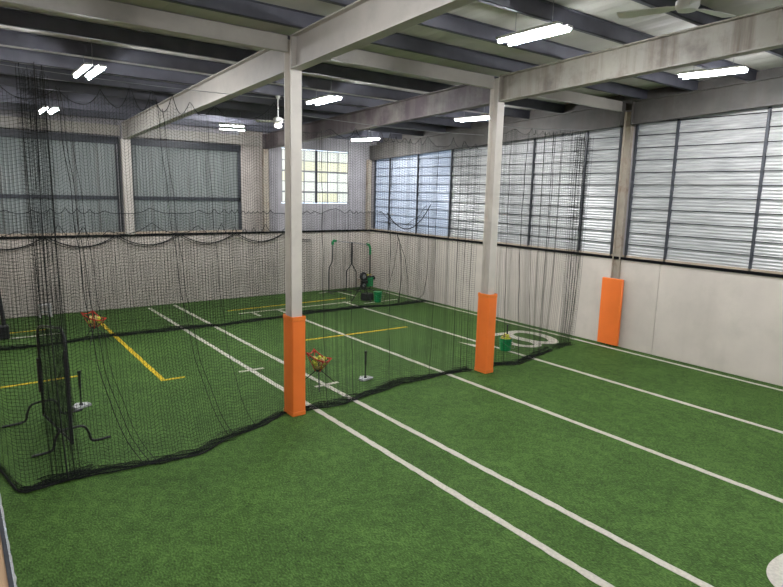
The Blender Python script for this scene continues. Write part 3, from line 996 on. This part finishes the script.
# nets in front of the back wall
def back_net(y0, x0, x1, ztop, foot, pitch, r, label, seed, heapy=True, amp=0.05):
    e = empty('backstop_net', (0, 0, 0))
    def pos(u, z):
        t = np.clip(1-z/3.2, 0, 1)
        y = y0+(foot(u)-y0)*t**2.5+amp*tri(u/0.5+0.4*np.sin(u*1.1+seed))
        return np.stack([u, y, z], -1)
    netting('netting', e, x0, x1, pos, ztop, pitch, r, 0.05, 0.5, seed, nz=30)
    xs = np.arange(x0, x1+0.001, 0.04)
    cord_line('top_cord', e, [tuple(pos(np.array([x]), np.array([ztop(x)]))[0]) for x in xs], 0.010)
    if heapy:
        heap('floor_heap', e, x0, x1, foot, seed+3, 0.36, 0.08, 0.06, 0.0036)
        heap('floor_heap', e, x0, x1, lambda x: foot(x)-0.1, seed+6, 0.26, 0.06, 0.08, 0.0036)
    tag(e, label, 'net')
    return e, pos
bf = lambda x: np.interp(x, [0.3, 1.6, 2.77, 3.77, 6.24, 9.09, 10.83, 12.96, 14.4], [16.9, 16.75, 17.0, 16.95, 16.75, 17.0, 17.0, 16.75, 16.75])
tall = scallop(3.46, 3.30, 0.62, 0.4)
def bz(u):
    if u < 12.35: return tall(u)
    t = (u-12.35)/2.0
    return 3.32*(1-t)+3.62*t-2.6*t*(1-t)*(1-0.25*t)
bn, bp = back_net(16.95, 0.45, 14.34, bz, bf, 0.075, 0.0032, 'long black net crossing the turf in front of the back wall, scalloped top', 52)
# knot pulled down at its wall end
cord_line('pulled_cord', bn, [(12.9, 16.85, 2.55), (12.98, 16.8, 2.3), (13.05, 16.8, 1.8), (13.1, 16.8, 0.9), (13.0, 16.8, 0.05)], 0.016)
cord_line('pulled_cord', bn, [(12.94, 16.82, 2.4), (13.25, 16.8, 1.7), (13.4, 16.8, 0.9), (13.45, 16.8, 0.05)], 0.010)
cord_line('pulled_cord', bn, [(12.94, 16.82, 2.4), (12.75, 16.8, 1.4), (12.5, 16.8, 0.6), (12.3, 16.8, 0.05)], 0.008)
cord_line('pulled_cord', bn, [(12.43, 16.85, 3.32)]+[(12.43+2.0*t, 16.85, 3.32*(1-t)+3.62*t-2.9*t*(1-t)) for t in (0.1, 0.2, 0.3, 0.4, 0.5, 0.6, 0.7, 0.8, 0.9, 1.0)], 0.018)
cord_line('pulled_cord', bn, [(14.34, 16.85, 3.5), (14.36, 16.8, 2.2), (14.33, 16.8, 1.0), (14.1, 16.7, 0.3), (13.7, 16.7, 0.05)], 0.012)
back_net(17.75, 0.5, 9.0, scallop(3.02, 2.62, 1.22, 0.1), lambda x: 17.75+0*x, 0.11, 0.0035, 'lower black net doubled behind the long net, wide sagging scallops', 63, False, 0.03)
# short valance of net hung on the wall rail
e = empty('rail_net', (0, 0, 0))
def rz(u):
    t = (u-0.35)/2.02; t = t-math.floor(t)
    return 2.46-0.36*4*t*(1-t)
cord_line('swag_cord', e, [(x, YB-0.07, rz(x)) for x in np.arange(0.1, 11.6, 0.06)], 0.017)
cord_line('swag_cord', e, [(x, YB-0.09, rz(x)-0.05-0.03*math.sin(x*3)) for x in np.arange(0.1, 11.6, 0.06)], 0.010)
netting('netting', e, 0.1, 11.6, lambda u, z: np.stack([u, YB-0.07+0*u, z], -1), rz, 0.10, 0.003, 0.02, 0.5, 71, nz=14)
tag(e, 'black net against the back wall, hung in wide swags from the rail', 'net')

# ------------------------------------------------------------------ practice screens
def bez(pts, n=6):
    P = [Vector(p) for p in pts]
    out = []
    k = len(P)
    for i in range(k-1):
        p0 = P[max(i-1, 0)]; p1 = P[i]; p2 = P[i+1]; p3 = P[min(i+2, k-1)]
        for s in range(n):
            t = s/n
            out.append(0.5*((2*p1)+(p2-p0)*t+(2*p0-5*p1+4*p2-p3)*t*t+(3*p1-p0-3*p2+p3)*t**3))
    out.append(P[-1])
    return out
# black framed screen with curved feet, seen almost edge-on
far = Vector((1.07, 11.33)); near = Vector((1.28, 9.80))
d_ = (far-near); LS = d_.length; ang = math.atan2(d_.y, d_.x)
e = empty('pitching_screen', (near.x, near.y, 0.0), ang)       # local x runs to the far end
HS = 1.86
frame_pts = [(0, 0, 0.06), (0, 0, HS-0.28), (0.05, 0, HS-0.12), (0.20, 0, HS), (LS-0.25, 0, HS-0.16), (LS-0.08, 0, HS-0.22), (LS, 0, HS-0.34), (LS, 0, 0.06)]
g = MB(); g.tube(frame_pts, 0.021, 10); g.build('frame', 'black_metal', e, smooth=True)
g = MB(); g.tube([(0, 0, 0.08), (LS, 0, 0.08)], 0.020, 10); g.build('bottom_bar', 'black_metal', e, smooth=True)
g = MB(); g.tube([(0, 0.01, 0.08), (0, 0.01, HS-0.3)], 0.028, 10); g.build('padding', 'black_plastic', e, smooth=True)
g = MB(); g.tube([(LS, 0.01, 0.5), (LS, 0.01, 1.1)], 0.040, 10); g.build('padding', 'black_plastic', e, smooth=True)
def scr_pos(u, z): return np.stack([u, 0.02*np.sin(u*3+z*2), z], -1)
netting('screen_net', e, 0.04, LS-0.03, scr_pos, lambda u: HS-0.05-0.16*u/LS-(0.12 if u < 0.15 or u > LS-0.15 else 0), 0.055, 0.0035, 0.01, 0.4, 81, zmin=0.1, nz=12)
def sleg(lx, span=0.62):
    pts = bez([(lx, span, 0.025), (lx, 0.36, 0.025), (lx, 0.27, 0.06), (lx, 0.24, 0.18), (lx, 0.17, 0.30), (lx, 0, 0.325),
               (lx, -0.17, 0.30), (lx, -0.24, 0.18), (lx, -0.27, 0.06), (lx, -0.36, 0.025), (lx, -span, 0.025)], 5)
    g = MB(); g.tube(pts, 0.020, 8); return g.build('curved_foot', 'black_metal', e, smooth=True)
sleg(0.0, 0.56); sleg(LS, 0.62)
tag(e, 'black tube-framed pitching screen with curved feet inside the net', 'screen')

# screen with green corners in the back corner
e = empty('pitching_screen', (12.1, 20.15, 0.0), math.radians(-3))
T = 0.022
outer = [(0.03, 2.09), (0.97, 1.98)]
left = [(0.13, 0, 2.08), (0.11, 0, 1.95), (0.10, 0, 1.28), (-0.03, 0, 1.04), (-0.05, 0, 0.9), (-0.05, 0, 0.03)]
mid_l = [(0.97, 0, 2.0), (0.97, 0, 1.10), (0.75, 0, 0.84), (0.74, 0, 0.03)]
mid_r = [(1.01, 0, 2.0), (1.01, 0, 1.10), (1.20, 0, 0.80), (1.21, 0, 0.03)]
right = [(1.80, 0, 1.88), (1.86, 0, 1.74), (1.88, 0, 0.03)]
for nm, pts in (('post', left), ('post', mid_l), ('post', mid_r), ('post', right)):
    g = MB(); g.tube(pts, T, 8); g.build(nm, 'black_metal', e, smooth=True)
g = MB(); g.tube([(0.13, 0, 2.08), (0.97, 0, 2.0), (1.80, 0, 1.88)], 0.018, 8); g.build('top_bar', 'grey_metal', e, smooth=True)
g = MB(); g.tube([(-0.05, 0, 0.04), (0.74, 0, 0.04)], T, 8); g.build('bottom_bar', 'black_metal', e, smooth=True)
g = MB(); g.tube([(1.21, 0, 0.04), (1.88, 0, 0.04)], T, 8); g.build('bottom_bar', 'black_metal', e, smooth=True)
for pts in ([(0.10, 0, 1.93), (0.11, 0, 2.04), (0.15, 0, 2.09), (0.26, 0, 2.075)], [(1.70, 0, 1.90), (1.80, 0, 1.885), (1.86, 0, 1.76), (1.87, 0, 1.48)]):
    g = MB(); g.tube(pts, 0.052, 8); tag(g.build('corner_pad', 'green', e, smooth=True), 'bright green corner pad')
netting('screen_net', e, 0.14, 0.95, lambda u, z: np.stack([u, 0.02*np.sin(u*4), z], -1), lambda u: 2.05-0.09*u, 0.07, 0.0032, 0.01, 0.4, 91, zmin=1.1, nz=6)
netting('screen_net', e, -0.02, 0.73, lambda u, z: np.stack([u, 0.02*np.sin(u*4), z], -1), lambda u: 1.06, 0.07, 0.0032, 0.01, 0.4, 92, zmin=0.06, nz=6)
netting('screen_net', e, 1.04, 1.84, lambda u, z: np.stack([u, 0.02*np.sin(u*4), z], -1), lambda u: 1.98-0.12*(u-1), 0.07, 0.0032, 0.01, 0.4, 93, zmin=0.85, nz=6)
netting('screen_net', e, 1.22, 1.86, lambda u, z: np.stack([u, 0.02*np.sin(u*4), z], -1), lambda u: 0.85, 0.07, 0.0032, 0.01, 0.4, 94, zmin=0.06, nz=6)
for lx in (-0.05, 0.74, 1.21, 1.88):
    g = MB(); g.tube([(lx, -0.45, 0.02), (lx, 0.45, 0.02)], 0.018, 6); g.build('foot', 'black_metal', e, smooth=True)
tag(e, 'stepped pitching screen with green corner pads in the back corner', 'screen')

# dark padded upright at the turf edge by the back net
e = empty('net_post', (0.98, 18.1, 0.0))
g = MB(); g.tube([(0.0, 0, 0.04), (0.0, 0, 0.3), (-0.06, 0, 1.2), (-0.1, 0, 2.3)], [0.07, 0.055, 0.05, 0.045], 10); g.build('pole', 'black_plastic', e, smooth=True)
g = MB(); g.box(-0.2, 0.10, -0.15, 0.15, 0, 0.36, 0.03); g.build('base', 'black_plastic', e)
tag(e, 'dark padded upright post on a square base near the yellow line', 'post')

# ------------------------------------------------------------------ batting tees
def tee(x, y, h, rz, label, plate=True):
    e = empty('batting_tee', (x, y, 0.0), rz)
    if plate:
        g = MB(); g.prism([(-0.15, -0.09), (0.15, -0.09), (0.15, 0.05), (0.0, 0.16), (-0.15, 0.05)], 0.008, 0.045); g.build('base_plate', 'grey_plate', e)
    else:
        g = MB(); g.box(-0.12, 0.12, -0.12, 0.12, 0.002, 0.03, 0.008); g.build('base_plate', 'black_plastic', e)
    g = MB(); g.lathe([(0.035, 0.04), (0.03, 0.07), (0.016, 0.085)], 0, 0, 0, 12); g.build('collar', 'black_plastic', e, smooth=True)
    g = MB(); g.tube([(0, 0, 0.05), (0, 0, h*0.62)], 0.011, 8); g.build('stem', 'black_metal', e, smooth=True)
    g = MB(); g.lathe([(0.018, h*0.52), (0.022, h*0.60), (0.022, h*0.90), (0.032, h*0.97), (0.034, h)], 0, 0, 0, 12); g.build('rubber_top', 'black_plastic', e, smooth=True)
    tag(e, label, 'tee')
tee(7.0, 10.15, 0.64, 0.2, 'black batting tee on a grey plate on the turf between the padded posts')
tee(1.70, 11.62, 0.69, 0.4, 'black batting tee on a pale plate beside the screen with curved feet')
tee(12.02, 10.64, 0.55, 0.0, 'black batting tee standing behind the green bucket of balls', False)

# ------------------------------------------------------------------ balls
def make_ball(material):
    g = MB(); g.sphere((0, 0, 0), 0.045, 14, 9)
    b = g.build('softball', material, None, smooth=True)
    pts = []
    for i in range(28):
        t = 2*PI*i/28
        v = Vector((math.cos(t)+0.35*math.cos(3*t), math.sin(t)-0.35*math.sin(3*t), 1.1*math.sin(2*t))).normalized()*0.0448
        pts.append(v)
    g = MB(); g.tube(pts, 0.0016, 4, True); g.build('seam', 'seam', b)
    return b
ball_a = make_ball('ball'); ball_b = make_ball('ball_old')
used = {'a': False, 'b': False}
def put_ball(x, y, z, k, label, group):
    src, key = (ball_b, 'b') if k else (ball_a, 'a')
    if not used[key]:
        o = src; used[key] = True
    else:
        o = copy_tree(src)
    o.location = (x, y, z); o.rotation_euler = (rng.uniform(0, 6), rng.uniform(0, 6), rng.uniform(0, 6))
    lab = ('scuffed tan ' if k else 'bright ')+label
    tag(o, lab, 'ball', group+(', scuffed' if k else ', bright'))

def caddy(x, y, rz, label, balls_label, group, seed, lift=0.0):
    e = empty('ball_caddy', (x, y, 0.0), rz)
    corners = [(-0.27, -0.03, 0.75), (-0.02, 0.26, 0.74), (0.30, 0.03, 0.56), (0.02, -0.25, 0.60)]
    bot = [(-0.07, -0.01, 0.335), (-0.01, 0.07, 0.335), (0.07, 0.01, 0.335), (0.01, -0.07, 0.335)]
    corners = [(p[0], p[1], p[2]+lift) for p in corners]; bot = [(p[0], p[1], p[2]+lift) for p in bot]
    rim = []
    for i in range(4):
        a = Vector(corners[i]); b = Vector(corners[(i+1) % 4])
        for s in range(6):
            t = s/6
            p = a.lerp(b, t); sag = 4*t*(1-t)
            p.z -= 0.05*sag; p.x *= 1-0.12*sag; p.y *= 1-0.12*sag
            rim.append(p)
    n = len(rim)
    g = MB(); g.tube(rim, 0.013, 6, True); g.build('rim', 'red', e, smooth=True)
    for i in range(4):
        a = Vector(corners[i]); b = Vector(bot[i])
        g = MB(); g.tube([a, b], 0.008, 6); g.build('corner_strap', 'red', e)
    for i in range(4):                      # red corner gussets
        a = Vector(corners[i]); b = rim[(i*6+1) % n]; c = rim[(i*6-1) % n]
        d = a.lerp(Vector(bot[i]), 0.22)
        off = Vector((a.x, a.y, 0)).normalized()*0.008
        g = MB(); g.add([a, b, d, c, a+off, b+off, d+off, c+off], [(0, 1, 2, 3), (7, 6, 5, 4), (0, 4, 5, 1), (1, 5, 6, 2), (2, 6, 7, 3), (3, 7, 4, 0)])
        g.build('gusset', 'red', e)
    # mesh pocket
    polys = []
    for lev in np.linspace(0.12, 1, 8):
        pts = []
        for i in range(n+1):
            a = rim[i % n]; q = i % n
            b = Vector(bot[q//6]).lerp(Vector(bot[(q//6+1) % 4]), (q % 6)/6)
            pts.append(tuple(a.lerp(b, lev)))
        polys.append(np.array(pts))
    upr = []
    for i in range(n):
        b = Vector(bot[i//6]).lerp(Vector(bot[(i//6+1) % 4]), (i % 6)/6)
        upr.append(np.array([tuple(rim[i]), tuple(b)]))
    mesh_np('mesh_pocket', [tubes_np(polys, offs('yz', 0.0022)), tubes_np(upr, offs('xy', 0.0022))], 'net', e)
    for k in range(3):
        a = 0.45+2*PI*k/3+rz
        g = MB(); g.tube([(0.03*math.cos(a), 0.03*math.sin(a), 0.36+lift), (0.40*math.cos(a), 0.40*math.sin(a), 0.015)], 0.011, 6); g.build('leg', 'black_metal', e, smooth=True)
    g = MB(); g.lathe([(0.05, 0.32), (0.06, 0.335), (0.04, 0.37)], 0, 0, lift, 12); g.build('hub', 'black_plastic', e, smooth=True)
    tag(e, label, 'caddy')
    r2 = random.Random(seed)
    lay = [(0.41, 0.058, 3), (0.50, 0.112, 6), (0.588, 0.112, 5)]
    for li, (z, rad, cnt) in enumerate(lay):
        for k in range(cnt):
            a = 2*PI*k/cnt+li*0.6
            sh = 0.03*li
            lx, ly = rad*math.cos(a)+sh*0.3, rad*math.sin(a)
            X = x+lx*math.cos(rz)-ly*math.sin(rz); Y = y+lx*math.sin(rz)+ly*math.cos(rz)
            put_ball(X, Y, z+lift+r2.uniform(-0.005, 0.005)-0.06*lx, r2.random() < 0.45, balls_label, group)
caddy(5.93, 10.32, -0.2, 'red-rimmed ball caddy on black legs beside the orange padded post', 'yellow softball heaped in the red caddy beside the padded post', 'balls in the caddy by the post', 3)
caddy(2.80, 16.35, -0.2, 'red-rimmed ball caddy on black legs on the long yellow line', 'yellow softball heaped in the red caddy on the yellow line', 'balls in the caddy on the yellow line', 7, 0.09)

def bucket(x, y, r, h, label, balls=0, bl='', gr='', lid=False):
    e = empty('bucket', (x, y, 0.0))
    g = MB()
    prof = [(r*0.84, 0.004), (r*0.86, 0.012), (r*0.96, h*0.78), (r*1.03, h*0.80), (r*1.03, h*0.86), (r*0.98, h*0.87), (r, h-0.02), (r*1.05, h-0.015), (r*1.05, h), (r*0.97, h), (r*0.95, h-0.03), (r*0.84, h*0.55)]
    g.lathe(prof, 0, 0, 0, 24); g.build('pail', 'green', e, smooth=True)
    pts = [(r*1.04*math.cos(t), -0.02-0.10*math.sin(t), h*0.83-0.16*math.sin(t)) for t in np.linspace(0, PI, 12)]
    pts = [(p[0], p[1]-r*0.98*math.sin(t), p[2]) for p, t in zip(pts, np.linspace(0, PI, 12))]
    g = MB(); g.tube(pts, 0.004, 5); g.build('bail_handle', 'grey_metal', e, smooth=True)
    if lid:
        g = MB(); g.lathe([(r*1.07, -0.03), (r*1.09, -0.01), (r*1.06, 0.012), (r*0.9, 0.016), (r*0.2, 0.012)], 0, 0, h, 24); g.build('lid', 'green', e, smooth=True)
    tag(e, label, 'bucket')
    for li, (z, rad, cnt) in enumerate(((h-0.105, 0.090, 5), (h-0.015, 0.108, 6), (h+0.065, 0.058, 3))[:balls]):
        for k in range(cnt):
            a = 2*PI*k/cnt+li*0.5
            put_ball(x+rad*math.cos(a), y+rad*math.sin(a), z, (k+li) % 3 == 0, bl, gr)
bucket(11.50, 10.22, 0.165, 0.33, 'green bucket heaped with yellow balls near the orange padded post', 3, 'yellow softball heaped in the green bucket by the padded post', 'balls in the green bucket')
bucket(12.60, 17.55, 0.155, 0.38, 'closed green bucket on the turf next to the pitching machine', 0, lid=True)

# ------------------------------------------------------------------ pitching machine
e = empty('pitching_machine', (12.28, 18.05, 0.0), 0.2)
for k in range(3):
    a = 0.5+2*PI*k/3
    g = MB(); g.tube([(0.05*math.cos(a), 0.05*math.sin(a), 0.62), (0.42*math.cos(a), 0.42*math.sin(a), 0.02)], 0.018, 8); g.build('leg', 'black_metal', e, smooth=True)
    g = MB(); g.sphere((0.42*math.cos(a), 0.42*math.sin(a), 0.03), 0.03, 10, 6); g.build('foot', 'black_plastic', e, smooth=True)
g = MB(); g.lathe([(0.05, 0.52), (0.06, 0.56), (0.06, 0.66), (0.04, 0.70)], 0, 0, 0, 14); g.build('pivot_head', 'black_metal', e, smooth=True)
g = MB(); g.box(-0.10, 0.30, -0.10, 0.10, 0.66, 0.76, 0.012); g.build('chassis', 'black_metal', e)
def wheel(cx, cz, rad):
    g = MB(); g.lathe([(rad*0.55, -0.035), (rad*0.93, -0.045), (rad, -0.02), (rad, 0.02), (rad*0.93, 0.045), (rad*0.55, 0.035)], cx, -0.02, cz, 22, 'y')
    w_ = g.build('wheel', 'black_plastic', e, smooth=True)
    g = MB(); g.lathe([(0.02, -0.055), (rad*0.5, -0.045), (rad*0.5, 0.045), (0.02, 0.055)], cx, -0.02, cz, 16, 'y'); g.build('hub', 'grey_metal', w_, smooth=True)
wheel(-0.02, 0.92, 0.17); wheel(-0.02, 0.60, 0.15)
g = MB(); g.box(0.16, 0.44, -0.13, 0.13, 0.52, 0.86, 0.03); g.build('motor_housing', 'green', e)
g = MB(); g.tube([(0.10, 0.0, 0.80), (0.55, 0.0, 0.86)], 0.055, 12); g.build('feed_chute', 'black_plastic', e, smooth=True)
g = MB(); g.box(-0.26, -0.20, -0.09, 0.09, 0.62, 0.86, 0.015); tag(g.build('guard', 'rust_steel', e), 'rusty brown guard plate')
g = MB(); g.box(0.20, 0.40, -0.10, 0.10, 0.86, 0.91, 0.01); g.build('control_box', 'black_plastic', e)
g = MB(); g.sphere((0.60, 0.02, 0.80), 0.06, 12, 8); g.build('knob', 'black_plastic', e, smooth=True)
g = MB(); g.box(0.02, 0.42, -0.16, 0.16, 0.0, 0.26, 0.02); g.build('battery_box', 'black_plastic', e)
tag(e, 'black and green wheeled pitching machine on a tripod in the back corner', 'machine')
for k, (dx, dz) in enumerate(((0.22, 0.962), (0.36, 0.962))):
    put_ball(12.28+dx*0.98, 18.05+0.04, dz, k, 'yellow softball resting on top of the pitching machine', 'balls on the pitching machine')

# small white stool at the foot of the back wall
e = empty('step_stool', (2.2, 20.55, 0.0))
g = MB(); g.box(-0.17, 0.17, -0.12, 0.12, 0.37, 0.40, 0.006); g.build('tread', 'white_paint', e)
for sx in (-1, 1):
    for sy in (-1, 1):
        g = MB(); g.tube([(sx*0.13, sy*0.09, 0.375), (sx*0.16, sy*0.11, 0.002)], 0.018, 6); g.build('leg', 'white_paint', e, smooth=True)
g = MB(); g.box(-0.15, 0.15, -0.105, -0.09, 0.16, 0.20); g.build('stretcher', 'white_paint', e)
g = MB(); g.box(0.05, 0.165, -0.13, -0.11, 0.02, 0.36); g.build('side_panel', 'white_paint', e)
tag(e, 'small white step stool at the foot of the back wall', 'stool')
